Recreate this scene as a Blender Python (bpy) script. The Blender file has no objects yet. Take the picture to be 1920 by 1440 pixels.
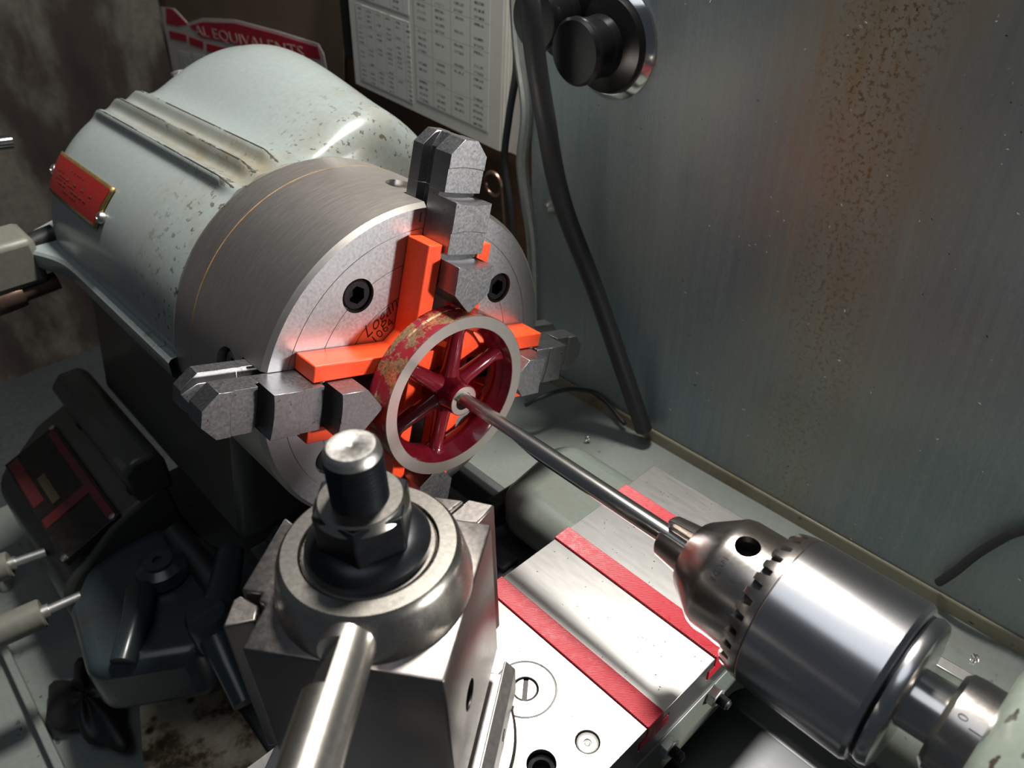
import bpy, bmesh, math, random
from mathutils import Vector, Matrix
random.seed(7)
S = 0.001                       # everything below is written in millimetres
sc = bpy.context.scene
COL = sc.collection
pi = math.pi

# ------------------------------------------------------------------ camera
CAM = Vector((240.47, -161.09, 196.20))
AX = (Vector((0.68267, 0.73044, -0.02026)), Vector((-0.41457, 0.40999, 0.81243)), Vector((0.60174, -0.54622, 0.58271)))
cd = bpy.data.cameras.new('camera'); co = bpy.data.objects.new('camera', cd); COL.objects.link(co)
mw = Matrix.Identity(4)
for i in range(3):
    for j in range(3): mw[j][i] = AX[i][j]
    mw[i][3] = CAM[i] * S
co.matrix_world = mw
cd.sensor_width = 36.0; cd.lens = 1448.9 / 1920 * 36.0
cd.clip_start = 0.005; cd.clip_end = 30
cd.dof.use_dof = True; cd.dof.focus_distance = 0.300; cd.dof.aperture_fstop = 17.0
sc.camera = co

# ------------------------------------------------------------------ world, lamps, exposure
w = bpy.data.worlds.new('workshop_air'); sc.world = w; w.use_nodes = True
bgn = w.node_tree.nodes['Background']; bgn.inputs[0].default_value = (0.62, 0.74, 0.88, 1); bgn.inputs[1].default_value = 0.055
def lamp(name, loc, target, energy, size, color, shape='DISK', spread=180):
    ld = bpy.data.lights.new(name, 'AREA'); ld.shape = shape; ld.size = size * S; ld.energy = energy; ld.color = color; ld.spread = math.radians(spread)
    o = bpy.data.objects.new(name, ld); COL.objects.link(o)
    o.location = Vector(loc) * S
    o.rotation_euler = (Vector(target) - Vector(loc)).to_track_quat('-Z', 'Y').to_euler()
    return o
lamp('work_lamp', (-40, 185, 690), (70, 0, 0), 10.5, 110, (1.0, 0.955, 0.88))
lamp('window_light', (1500, 640, 120), (0, 0, 20), 32.0, 150, (1.0, 0.97, 0.93))
lamp('ceiling_light', (100, -420, 1450), (50, 100, 0), 2.4, 900, (0.86, 0.93, 1.0))
vs = sc.view_settings
vs.view_transform = 'Standard'; vs.look = 'None'; vs.exposure = 0.0; vs.gamma = 1.0; vs.use_curve_mapping = False

# ------------------------------------------------------------------ geometry helpers
def at(px, py, ax, val):
    """point of the photograph's ray on a chosen plane (mm): only used to take measurements"""
    d = AX[0] * ((px - 960) / 1448.9) - AX[1] * ((py - 720) / 1448.9) - AX[2]
    i = 'xyz'.index(ax); t = (val - CAM[i]) / d[i]
    return CAM + d * t
def frame(o, u, v):
    u = Vector(u).normalized(); v = Vector(v); v = (v - u * v.dot(u)).normalized(); n = u.cross(v)
    m = Matrix.Identity(4)
    for i, a in enumerate((u, v, n)):
        for j in range(3): m[j][i] = a[j]
    for j in range(3): m[j][3] = o[j]
    return m
X3, Y3, Z3 = Vector((1, 0, 0)), Vector((0, 1, 0)), Vector((0, 0, 1))
class G:
    def __init__(s): s.v = []; s.f = []
    def add(s, vs_, fs, m=None):
        b = len(s.v)
        for p in vs_:
            p = Vector(p)
            s.v.append(m @ p if m is not None else p)
        s.f += [tuple(b + i for i in f) for f in fs]
        return s
    def box(s, lo, hi, m=None):
        (a, b, c), (d, e, f) = lo, hi
        return s.add([(a, b, c), (d, b, c), (d, e, c), (a, e, c), (a, b, f), (d, b, f), (d, e, f), (a, e, f)],
                     [(0, 3, 2, 1), (4, 5, 6, 7), (0, 1, 5, 4), (1, 2, 6, 5), (2, 3, 7, 6), (3, 0, 4, 7)], m)
    def prism(s, poly, h0, h1, m=None):
        n = len(poly)
        if sum(poly[i][0] * poly[(i + 1) % n][1] - poly[(i + 1) % n][0] * poly[i][1] for i in range(n)) < 0: poly = poly[::-1]
        if h1 < h0: h0, h1 = h1, h0
        vs_ = [(p[0], p[1], h0) for p in poly] + [(p[0], p[1], h1) for p in poly]
        return s.add(vs_, [tuple(range(n - 1, -1, -1)), tuple(range(n, 2 * n))] + [(i, (i + 1) % n, n + (i + 1) % n, n + i) for i in range(n)], m)
    def lathe(s, prof, m=None, seg=64, closed=False):
        """prof: (axial, radius); turned about local x"""
        vs_ = []; fs = []; rings = []
        for t, r in prof:
            if r < 1e-6:
                rings.append([len(vs_)]); vs_.append((t, 0, 0))
            else:
                rings.append(list(range(len(vs_), len(vs_) + seg)))
                vs_ += [(t, r * math.cos(2 * pi * k / seg), r * math.sin(2 * pi * k / seg)) for k in range(seg)]
        n = len(rings)
        for i in range(n if closed else n - 1):
            a, b = rings[i], rings[(i + 1) % n]
            for k in range(seg):
                k2 = (k + 1) % seg
                if len(a) == 1 and len(b) == 1: continue
                if len(a) == 1: fs.append((a[0], b[k], b[k2]))
                elif len(b) == 1: fs.append((a[k], b[0], a[k2]))
                else: fs.append((a[k], b[k], b[k2], a[k2]))
        fs = [f[::-1] for f in fs]
        return s.add(vs_, fs, m)
    def tube(s, path, r, seg=16, caps=True):
        P = [Vector(p) for p in path]; n = len(P); rs = r if isinstance(r, (list, tuple)) else [r] * n
        vs_ = []; fs = []
        t0 = (P[1] - P[0]).normalized(); up = Z3 if abs(t0.z) < 0.9 else X3
        u = t0.cross(up).normalized()
        for i in range(n):
            t = (P[min(i + 1, n - 1)] - P[max(i - 1, 0)]).normalized()
            u = (u - t * u.dot(t)).normalized(); v = t.cross(u)
            vs_ += [P[i] + (u * math.cos(2 * pi * k / seg) + v * math.sin(2 * pi * k / seg)) * rs[i] for k in range(seg)]
        for i in range(n - 1):
            for k in range(seg):
                k2 = (k + 1) % seg
                fs.append((i * seg + k, i * seg + k2, (i + 1) * seg + k2, (i + 1) * seg + k))
        if caps: fs += [tuple(range(seg - 1, -1, -1)), tuple((n - 1) * seg + k for k in range(seg))]
        return s.add(vs_, fs)
    def grid(s, fn, nu, nv, m=None):
        vs_ = [fn(i / nu, j / nv) for i in range(nu + 1) for j in range(nv + 1)]
        fs = [(i * (nv + 1) + j, (i + 1) * (nv + 1) + j, (i + 1) * (nv + 1) + j + 1, i * (nv + 1) + j + 1) for i in range(nu) for j in range(nv)]
        return s.add(vs_, fs, m)
    def mesh(s, name, o=Vector((0, 0, 0)), smooth=35, weld=False):
        me = bpy.data.meshes.new(name)
        me.from_pydata([((p - o) * S)[:] for p in s.v], [], s.f)
        finish(me, smooth, weld)
        return me
def finish(me, smooth=35, weld=False, fixn=True):
    bm = bmesh.new(); bm.from_mesh(me)
    if weld: bmesh.ops.remove_doubles(bm, verts=bm.verts, dist=1e-6)
    if fixn: bmesh.ops.recalc_face_normals(bm, faces=bm.faces)
    for f in bm.faces: f.smooth = smooth > 0
    lim = math.radians(smooth)
    for e in bm.edges: e.smooth = not (len(e.link_faces) == 2 and e.calc_face_angle(0) > lim)
    bm.to_mesh(me); bm.free()
def tag(o, label, cat, group=None):
    o['label'] = label; o['category'] = cat
    if group: o['group'] = group
    return o
def wl(o):
    p = Vector(o.location)
    while o.parent: o = o.parent; p += Vector(o.location)
    return p / S
def thing(name, loc, label, cat, group=None):
    o = bpy.data.objects.new(name, None); o.empty_display_size = 0.01; o.location = Vector(loc) * S; COL.objects.link(o)
    return tag(o, label, cat, group)
def put(g, name, mat, parent=None, smooth=35, bevel=0, bseg=2, sub=0, weld=False, kind=None, label=None):
    """link a G as one mesh object; a part keeps its thing's origin"""
    if parent is not None: o_ = wl(parent); loc = Vector((0, 0, 0))
    else:
        xs = [p.x for p in g.v]; ys = [p.y for p in g.v]; zs = [p.z for p in g.v]
        o_ = Vector(((min(xs) + max(xs)) / 2, (min(ys) + max(ys)) / 2, min(zs))); loc = o_ * S
    me = g.mesh(name, o_, smooth, weld)
    ob = bpy.data.objects.new(name, me); COL.objects.link(ob); ob.location = loc
    me.materials.append(mat)
    if parent is not None: ob.parent = parent
    if bevel:
        b = ob.modifiers.new('edge', 'BEVEL'); b.width = bevel * S; b.segments = bseg; b.limit_method = 'ANGLE'; b.angle_limit = math.radians(35)
    if kind: ob['kind'] = kind
    if label: ob['label'] = label
    return ob
def cut(ob, cutters, smooth=30):
    """boolean the cutter Gs out of ob and bake"""
    tmp = []
    for c in cutters:
        o_ = wl(ob); me = c.mesh('cut', o_, 0)
        k = bpy.data.objects.new('cut', me); COL.objects.link(k); k.location = o_ * S; tmp.append(k)
        md = ob.modifiers.new('b', 'BOOLEAN'); md.object = k; md.operation = 'DIFFERENCE'; md.solver = 'EXACT'
    dg = bpy.context.evaluated_depsgraph_get(); dg.update()
    me = bpy.data.meshes.new_from_object(ob.evaluated_get(dg))
    ob.modifiers.clear(); old = ob.data; ob.data = me
    for k in tmp: bpy.data.objects.remove(k, do_unlink=True)
    finish(me, smooth, False, False)
    return ob
def text_g(body, size, m, depth=0.3, shear=0.0, align='CENTER', sx=1.0):
    cu = bpy.data.curves.new('t', 'FONT'); cu.body = body; cu.size = size; cu.shear = shear; cu.align_x = align; cu.align_y = 'CENTER'; cu.extrude = depth / 2; cu.resolution_u = 3; cu.offset = -0.014 * size
    o = bpy.data.objects.new('t', cu); COL.objects.link(o)
    dg = bpy.context.evaluated_depsgraph_get(); dg.update()
    me = bpy.data.meshes.new_from_object(o.evaluated_get(dg))
    g = G(); g.add([(v.co.x * sx, v.co.y, v.co.z) for v in me.vertices], [tuple(p.vertices) for p in me.polygons], m)
    bpy.data.objects.remove(o, do_unlink=True); bpy.data.meshes.remove(me)
    return g

# ------------------------------------------------------------------ materials
class N:
    def __init__(s, name):
        s.m = bpy.data.materials.new(name); s.m.use_nodes = True; s.t = s.m.node_tree; s.b = s.t.nodes['Principled BSDF']
        s.tc = s.t.nodes.new('ShaderNodeTexCoord'); s.co = s.tc.outputs['Object']
    def n(s, typ, **kw):
        k = s.t.nodes.new(typ)
        for a, b in kw.items(): setattr(k, a, b)
        return k
    def l(s, a, b): s.t.links.new(a, b)
    def map(s, scale=(1, 1, 1), rot=(0, 0, 0), loc=(0, 0, 0)):
        k = s.n('ShaderNodeMapping'); k.inputs['Scale'].default_value = scale; k.inputs['Rotation'].default_value = rot; k.inputs['Location'].default_value = loc
        s.l(s.co, k.inputs[0]); return k.outputs[0]
    def noise(s, scale, detail=4, rough=0.55, vec=None, out='Fac'):
        k = s.n('ShaderNodeTexNoise'); k.inputs['Scale'].default_value = scale; k.inputs['Detail'].default_value = detail; k.inputs['Roughness'].default_value = rough
        s.l(vec if vec else s.co, k.inputs['Vector']); return k.outputs[out]
    def voro(s, scale, vec=None):
        k = s.n('ShaderNodeTexVoronoi'); k.inputs['Scale'].default_value = scale; s.l(vec if vec else s.co, k.inputs['Vector']); return k.outputs['Distance']
    def ramp(s, fac, stops, interp='LINEAR'):
        k = s.n('ShaderNodeValToRGB'); k.color_ramp.interpolation = interp; e = k.color_ramp.elements
        while len(e) < len(stops): e.new(0.5)
        for i, (p, c) in enumerate(stops):
            e[i].position = p; e[i].color = (c, c, c, 1) if not isinstance(c, tuple) else (*c, 1)
        s.l(fac, k.inputs[0]); return k.outputs[0]
    def mix(s, fac, a, b):
        k = s.n('ShaderNodeMix', data_type='RGBA')
        for i, v in ((0, fac), (6, a), (7, b)):
            if isinstance(v, (int, float)): k.inputs[i].default_value = v
            elif isinstance(v, tuple): k.inputs[i].default_value = (*v, 1)
            else: s.l(v, k.inputs[i])
        return k.outputs[2]
    def mul(s, a, b, op='MULTIPLY'):
        k = s.n('ShaderNodeMath', operation=op)
        for i, v in enumerate((a, b)):
            if isinstance(v, (int, float)): k.inputs[i].default_value = v
            else: s.l(v, k.inputs[i])
        return k.outputs[0]
    def xyz(s, vec=None):
        k = s.n('ShaderNodeSeparateXYZ'); s.l(vec if vec else s.co, k.inputs[0]); return k.outputs
    def set(s, **kw):
        names = dict(color='Base Color', metal='Metallic', rough='Roughness', spec='Specular IOR Level', coat='Coat Weight', coatr='Coat Roughness', sss='Subsurface Weight', aniso='Anisotropic')
        for a, v in kw.items():
            i = s.b.inputs[names[a]]
            if isinstance(v, (int, float)): i.default_value = v
            elif isinstance(v, tuple): i.default_value = (*v, 1)
            else: s.l(v, i)
        return s
    def bump(s, h, strength=0.2, dist=0.0005):
        k = s.n('ShaderNodeBump'); k.inputs['Strength'].default_value = strength; k.inputs['Distance'].default_value = dist
        s.l(h, k.inputs['Height']); s.l(k.outputs[0], s.b.inputs['Normal']); return s

def metal(name, c, rough, spec_scale=900, var=0.12, stretch=(1, 1, 1), dark=None, darkfac=(0.60, 0.68), bump=0.06, rv=0.1):
    fine_ = bump <= 0.05
    bump = 0 if fine_ else bump * 0.25; rv *= 0.15 if fine_ else 0.4; var *= 0.35 if fine_ else 0.6
    q = N(name)
    a = q.noise(spec_scale, 5, 0.6, q.map(stretch)); b = q.noise(60, 4)
    col = q.mix(q.ramp(a, [(0.3, 0.0), (0.7, 1.0)]), tuple(x * (1 - var) for x in c), tuple(min(1, x * (1 + var)) for x in c))
    col = q.mix(q.ramp(b, [(0.35, 0.0), (0.75, 0.25)]), col, tuple(x * 0.85 for x in c))
    if dark: col = q.mix(q.ramp(q.noise(420, 3), [(darkfac[0], 0.0), (darkfac[1], 1.0)]), col, dark)
    r = q.ramp(a, [(0.3, max(0.02, rough - rv)), (0.7, rough + rv)])
    q.set(color=col, metal=1.0, rough=r)
    if bump: q.bump(a, bump, 0.0003)
    return q.m
def paint(name, c, rough=0.35, dirt=(0.25, 0.19, 0.10), dirtamt=0.5, chips=0.0, chipc=(0.05, 0.05, 0.045), coat=0.15, bump=0.05, scale=1.0, dscale=22):
    q = N(name)
    d = q.noise(dscale * scale, 6, 0.65); fine = q.noise(420 * scale, 4)
    col = q.mix(q.ramp(fine, [(0.35, 0.0), (0.7, 1.0)]), tuple(x * 0.93 for x in c), tuple(min(1, x * 1.05) for x in c))
    col = q.mix(q.ramp(d, [(0.5, 0.0), (0.78, dirtamt)]), col, dirt)
    rr = rough
    if chips > 0:
        ch = q.mul(q.ramp(q.noise(150 * scale, 3, 0.5, q.map((1, 1, 1))), [(0.70 - 0.06 * chips, 0.0), (0.715 - 0.06 * chips, 1.0)]), q.ramp(q.noise(26 * scale, 2), [(0.45, 0.0), (0.6, 1.0)]))
        col = q.mix(ch, col, chipc)
    q.set(color=col, rough=rr, coat=coat, coatr=0.15)
    if bump: q.bump(fine, bump, 0.0003)
    return q.m
def plain(name, c, rough=0.5, metal_=0.0, noise_=0.1, scale=300, bump=0.05, coat=0.0, sss=0.0):
    q = N(name); a = q.noise(scale, 4)
    q.set(color=q.mix(q.ramp(a, [(0.3, 0.0), (0.7, 1.0)]), tuple(x * (1 - noise_) for x in c), tuple(min(1, x * (1 + noise_)) for x in c)), rough=rough, metal=metal_, coat=coat)
    if sss: q.set(sss=sss); q.b.inputs['Subsurface Radius'].default_value = (0.004, 0.0012, 0.0005)
    if bump: q.bump(a, bump, 0.0003)
    return q.m

MT = {}
MT['chuck'] = metal('turned chuck steel', (0.58, 0.54, 0.51), 0.40, 900, 0.07, (1, 0.12, 0.12), bump=0.02)
MT['chuckface'] = metal('ground chuck face', (0.43, 0.43, 0.45), 0.38, 800, 0.12)
MT['jaw'] = metal('hardened jaw steel', (0.29, 0.29, 0.30), 0.36, 900, 0.2, dark=(0.10, 0.10, 0.10), darkfac=(0.66, 0.74), bump=0.12)
MT['bright'] = metal('polished steel', (0.62, 0.60, 0.58), 0.20, 1200, 0.05, (0.15, 1, 1), bump=0.03, rv=0.06)
MT['sleeve'] = metal('brushed sleeve steel', (0.62, 0.61, 0.62), 0.22, 1400, 0.05, (1, 0.12, 0.12), bump=0.02, rv=0.03)
MT['nose'] = metal('satin chuck nose', (0.52, 0.48, 0.45), 0.24, 900, 0.1, bump=0.05)
MT['facecut'] = metal('fresh turned rim face', (0.80, 0.74, 0.70), 0.30, 900, 0.04, bump=0.03)
MT['ground'] = metal('ground cross slide steel', (0.345, 0.34, 0.335), 0.34, 500, 0.07, (0.15, 1, 1), bump=0.05, dark=(0.25, 0.22, 0.2), darkfac=(0.72, 0.78))
MT['ground2'] = metal('milled compound steel', (0.55, 0.54, 0.53), 0.52, 600, 0.08)
MT['satin'] = metal('satin hub steel', (0.50, 0.47, 0.43), 0.27, 700, 0.06, bump=0.05)
MT['lever'] = metal('lever steel', (0.60, 0.57, 0.53), 0.30, 600, 0.06, bump=0.03)
MT['block'] = metal('tool post steel', (0.24, 0.22, 0.21), 0.36, 600, 0.12, bump=0.08)
MT['stud'] = metal('stud end steel', (0.62, 0.60, 0.57), 0.35, 700, 0.08)
MT['oxide'] = plain('black oxide', (0.022, 0.024, 0.028), 0.32, 0.7, 0.2)
MT['oxide2'] = plain('dull black oxide', (0.035, 0.035, 0.037), 0.45, 0.6, 0.3, bump=0.15)
MT['groove'] = plain('recess shade and rag black', (0.012, 0.011, 0.011), 0.5)  # near-black for shade painted into recesses, and the rag's own black
MT['black'] = plain('black plastic', (0.006, 0.006, 0.007), 0.3, bump=0.02)
MT['rubber'] = plain('black rubber', (0.022, 0.023, 0.026), 0.5, bump=0.08)
MT['chrome'] = plain('chrome', (0.75, 0.74, 0.72), 0.14, 1.0, 0.04, bump=0.02)
MT['orange'] = plain('orange printed plastic', (0.86, 0.075, 0.018), 0.36, 0.0, 0.06, 500, 0.08, 0.1, 0.15)
MT['maroon'] = plain('maroon gloss paint', (0.14, 0.006, 0.014), 0.16, 0.0, 0.15, 260, 0.12, 0.6)
MT['hood'] = None
MT['pan'] = paint('chip pan green paint', (0.185, 0.21, 0.197), 0.42, (0.16, 0.13, 0.07), 0.5, 0.35, scale=0.8)
MT['saddle'] = paint('carriage green paint', (0.14, 0.165, 0.145), 0.38, (0.17, 0.14, 0.07), 0.6, 0.2)
MT['tail'] = paint('tailstock green paint', (0.32, 0.38, 0.33), 0.30, (0.12, 0.10, 0.06), 0.5, 1.3, (0.06, 0.05, 0.04), 0.2, scale=1.0)
MT['darkpaint'] = paint('oily dark green paint', (0.030, 0.043, 0.050), 0.28, (0.03, 0.02, 0.01), 0.8, 0.2, scale=1.0)
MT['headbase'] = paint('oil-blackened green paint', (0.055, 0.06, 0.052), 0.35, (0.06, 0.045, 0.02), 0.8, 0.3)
MT['bed'] = metal('oiled bed way', (0.13, 0.135, 0.14), 0.5, 500, 0.15, (0.1, 1, 1))
MT['bedcast'] = plain('bed casting', (0.05, 0.055, 0.06), 0.45, 0.0, 0.3)
MT['brass'] = plain('worn brass', (0.42, 0.29, 0.11), 0.42, 0.9, 0.25)
MT['alu'] = plain('aluminium rivet', (0.62, 0.61, 0.58), 0.35, 1.0, 0.1)
MT['greyknob'] = plain('grey painted knob', (0.16, 0.16, 0.135), 0.45, 0.0, 0.1)
MT['bronzeknob'] = plain('browned knurled steel', (0.20, 0.13, 0.10), 0.35, 0.8, 0.2)
MT['paper'] = plain('aged paper', (0.62, 0.61, 0.56), 0.8, 0.0, 0.04, 40, 0.0)
MT['paperpink'] = plain('pinkish paper', (0.55, 0.49, 0.46), 0.8, 0.0, 0.05, 40, 0.0)
MT['redprint'] = plain('red print', (0.42, 0.010, 0.030), 0.7, 0.0, 0.1, 60, 0.0)
MT['whiteprint'] = plain('pale lettering', (0.55, 0.42, 0.36), 0.8, 0.0, 0.1, 60, 0.0)
MT['ink'] = plain('engraved black', (0.02, 0.018, 0.018), 0.6)
MT['blackframe'] = plain('black board', (0.012, 0.011, 0.012), 0.5)
MT['hem'] = plain('galvanised hem', (0.38, 0.40, 0.38), 0.42, 0.6, 0.1)
MT['boltzinc'] = plain('zinc bolt', (0.55, 0.55, 0.52), 0.4, 0.9, 0.15)
MT['swarf'] = plain('bright swarf', (0.85, 0.83, 0.78), 0.25, 1.0, 0.1)
MT['lip'] = paint('rusty pan lip', (0.24, 0.22, 0.16), 0.5, (0.15, 0.10, 0.05), 0.9, 0.5)
MT['rustline'] = plain('rust seam', (0.26, 0.15, 0.045), 0.7, 0.0, 0.3, 200)
def m_hood():
    q = N('headstock grey paint')
    c = (0.265, 0.305, 0.30)
    x, y, z = q.xyz()
    fine = q.noise(380, 4); mid = q.noise(45, 5, 0.65)
    col = q.mix(q.ramp(fine, [(0.35, 0.0), (0.7, 1.0)]), tuple(v * 0.95 for v in c), tuple(v * 1.04 for v in c))
    # yellow-brown oil film, thickest towards the chuck end
    xr = q.ramp(q.mul(q.mul(x, 0.03, 'ADD'), 7.8), [(0.0, 0.0), (0.45, 0.10), (0.8, 0.55), (1.0, 1.0)])
    col = q.mix(q.mul(xr, q.ramp(mid, [(0.45, 0.0), (0.75, 0.6)])), col, (0.21, 0.17, 0.10))
    ang = q.mul(q.mul(z, 0.130, 'SUBTRACT'), q.mul(y, -1.0), 'ARCTAN2')
    trough = q.ramp(q.mul(ang, 0.5), [(0.585, 0.0), (0.61, 1.0), (0.715, 1.0), (0.76, 0.0)])
    along = q.ramp(q.mul(q.mul(x, 0.09, 'ADD'), 5.3), [(0.0, 0.15), (0.6, 0.8), (1.0, 1.0)])
    col = q.mix(q.mul(q.mul(trough, along), q.ramp(mid, [(0.30, 0.25), (0.6, 0.8)])), col, (0.20, 0.165, 0.10))
    ch = q.mul(q.ramp(q.noise(120, 3, 0.5, q.map((0.8, 1, 1))), [(0.685, 0.0), (0.695, 1.0)]), q.ramp(q.noise(24, 2), [(0.56, 0.0), (0.66, 1.0)]))
    ch2 = q.mul(q.ramp(q.noise(240, 4, 0.6), [(0.60, 0.0), (0.62, 0.9)]), q.ramp(q.mul(q.mul(x, 0.03, 'ADD'), 7.8), [(0.55, 0.0), (1.0, 1.0)]))
    col = q.mix(ch, col, (0.055, 0.055, 0.05)); col = q.mix(ch2, col, (0.085, 0.07, 0.05))
    q.set(color=col, rough=0.27, coat=0.25, coatr=0.12); q.bump(fine, 0.05, 0.0003)
    return q.m
MT['hood'] = m_hood()
def m_rib():
    q = N('worn rib paint'); c = (0.30, 0.335, 0.33)
    r = q.ramp(q.noise(90, 6, 0.72, q.map((0.3, 1, 1))), [(0.455, 0.0), (0.475, 1.0)])
    q.set(color=q.mix(r, c, (0.055, 0.055, 0.05)), rough=0.3, coat=0.2); return q.m
MT['rib'] = m_rib()
def m_print():
    q = N('red layered plastic')
    wv = q.n('ShaderNodeTexWave', wave_type='BANDS', bands_direction='X'); wv.inputs['Scale'].default_value = 480; wv.inputs['Distortion'].default_value = 0.6
    q.l(q.map((1, 1, 1), (0, 0, math.radians(40))), wv.inputs['Vector'])
    f = wv.outputs['Fac']; n_ = q.noise(500, 3)
    col = q.mix(q.ramp(f, [(0.2, 0.0), (0.95, 0.5)]), (0.40, 0.008, 0.020), (0.55, 0.035, 0.055))
    q.set(color=col, rough=q.ramp(n_, [(0.3, 0.25), (0.7, 0.45)])); q.bump(f, 0.35, 0.0004); return q.m
MT['redplastic'] = m_print()
def m_rim():
    q = N('bronze casting with maroon overspray')
    a = q.noise(75, 5, 0.7); b = q.noise(900, 3)
    br = q.mix(q.ramp(b, [(0.3, 0.0), (0.7, 1.0)]), (0.20, 0.11, 0.055), (0.55, 0.36, 0.20))
    k = q.ramp(a, [(0.50, 0.0), (0.53, 1.0)])
    q.set(color=q.mix(k, br, (0.20, 0.008, 0.018)), metal=q.ramp(a, [(0.50, 0.75), (0.53, 0.0)]), rough=0.38); q.bump(b, 0.12, 0.0004); return q.m
MT['rim'] = m_rim()
def m_galv():
    q = N('stained galvanised sheet')
    x, y, z = q.xyz()          # origin: sheet centre bottom
    st = q.noise(260, 4, 0.6, q.map((1.0, 1.0, 0.035))); fine = q.noise(900, 3, 0.6, q.map((1, 1, 0.25))); big = q.noise(9, 3, 0.5)
    col = q.mix(q.ramp(st, [(0.3, 0.0), (0.7, 1.0)]), (0.22, 0.29, 0.335), (0.32, 0.38, 0.40))
    col = q.mix(q.ramp(fine, [(0.35, 0.0), (0.65, 0.5)]), col, (0.19, 0.22, 0.235))
    col = q.mix(q.ramp(big, [(0.35, 0.0), (0.65, 0.55)]), col, (0.37, 0.38, 0.335))
    # rust run: a vertical stain below something that dripped
    wob = q.mul(q.mul(q.noise(14, 3, 0.5, q.map((0.3, 1, 1))), 0.5, 'SUBTRACT'), 0.05)
    dx = q.mul(q.mul(x, -0.0035, 'ADD'), wob, 'ADD')
    band = q.n('ShaderNodeMath', operation='ABSOLUTE'); q.l(dx, band.inputs[0])
    wide = q.ramp(q.mul(band.outputs[0], 18.0), [(0.0, 1.0), (0.35, 0.75), (1.0, 0.0)])
    runs = q.ramp(q.noise(170, 5, 0.7, q.map((1, 1, 0.10))), [(0.42, 0.0), (0.62, 1.0)])
    spots = q.ramp(q.noise(430, 4, 0.65), [(0.53, 0.0), (0.60, 1.0)])
    zt = q.ramp(q.mul(z, 2.9), [(0.25, 0.35), (0.95, 1.0)])
    col = q.mix(q.mul(q.mul(wide, 0.7), zt), col, (0.52, 0.47, 0.34))
    col = q.mix(q.mul(q.mul(wide, runs), q.mul(zt, 0.75)), col, (0.40, 0.28, 0.12))
    core = q.ramp(q.mul(band.outputs[0], 38.0), [(0.0, 1.0), (0.5, 0.7), (1.0, 0.0)])
    col = q.mix(q.mul(q.mul(core, spots), zt), col, (0.20, 0.095, 0.025))
    specks = q.ramp(q.noise(330, 2), [(0.73, 0.0), (0.76, 1.0)])
    col = q.mix(specks, col, (0.06, 0.05, 0.04))
    # reddish smear on the right
    q.set(color=col, metal=0.4, rough=q.ramp(st, [(0.3, 0.36), (0.7, 0.50)])); q.bump(fine, 0.08, 0.0003); return q.m
MT['galv'] = m_galv()
def m_wood():
    q = N('old varnished boards')
    a = q.noise(30, 6, 0.65, q.map((0.15, 1, 1))); wv = q.noise(5, 3)
    col = q.ramp(a, [(0.3, (0.020, 0.011, 0.006)), (0.5, (0.060, 0.030, 0.014)), (0.7, (0.12, 0.062, 0.028))])
    q.set(color=q.mix(q.ramp(wv, [(0.4, 0.0), (0.7, 0.6)]), col, (0.03, 0.017, 0.01)), rough=0.5); q.bump(a, 0.2, 0.001); return q.m
MT['wood'] = m_wood()
MT['kraft'] = plain('brown card', (0.15, 0.105, 0.065), 0.8, 0.0, 0.15, 20, 0.0)
def m_mottle():
    q = N('mottled dark panel')
    a = q.noise(7, 5, 0.6, q.map((1, 1, 0.45))); b = q.noise(120, 4)
    col = q.ramp(a, [(0.40, (0.022, 0.014, 0.012)), (0.52, (0.045, 0.035, 0.028)), (0.62, (0.15, 0.14, 0.12))])
    q.set(color=q.mix(q.ramp(b, [(0.4, 0.0), (0.8, 0.4)]), col, (0.03, 0.02, 0.02)), rough=0.6); return q.m
MT['mottle'] = m_mottle()
def m_board():
    q = N('oil stained board')
    a = q.noise(28, 6, 0.7); b = q.noise(90, 4, 0.6); v = q.voro(60)
    col = q.ramp(a, [(0.36, (0.80, 0.70, 0.52)), (0.50, (0.62, 0.50, 0.33)), (0.60, (0.13, 0.085, 0.04)), (0.7, (0.02, 0.015, 0.01))])
    col = q.mix(q.ramp(v, [(0.10, 1.0), (0.22, 0.0)]), col, (0.035, 0.022, 0.012))
    col = q.mix(q.ramp(b, [(0.55, 0.0), (0.72, 0.8)]), col, (0.07, 0.045, 0.022))
    q.set(color=col, rough=0.55); return q.m
MT['stained'] = m_board()
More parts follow.
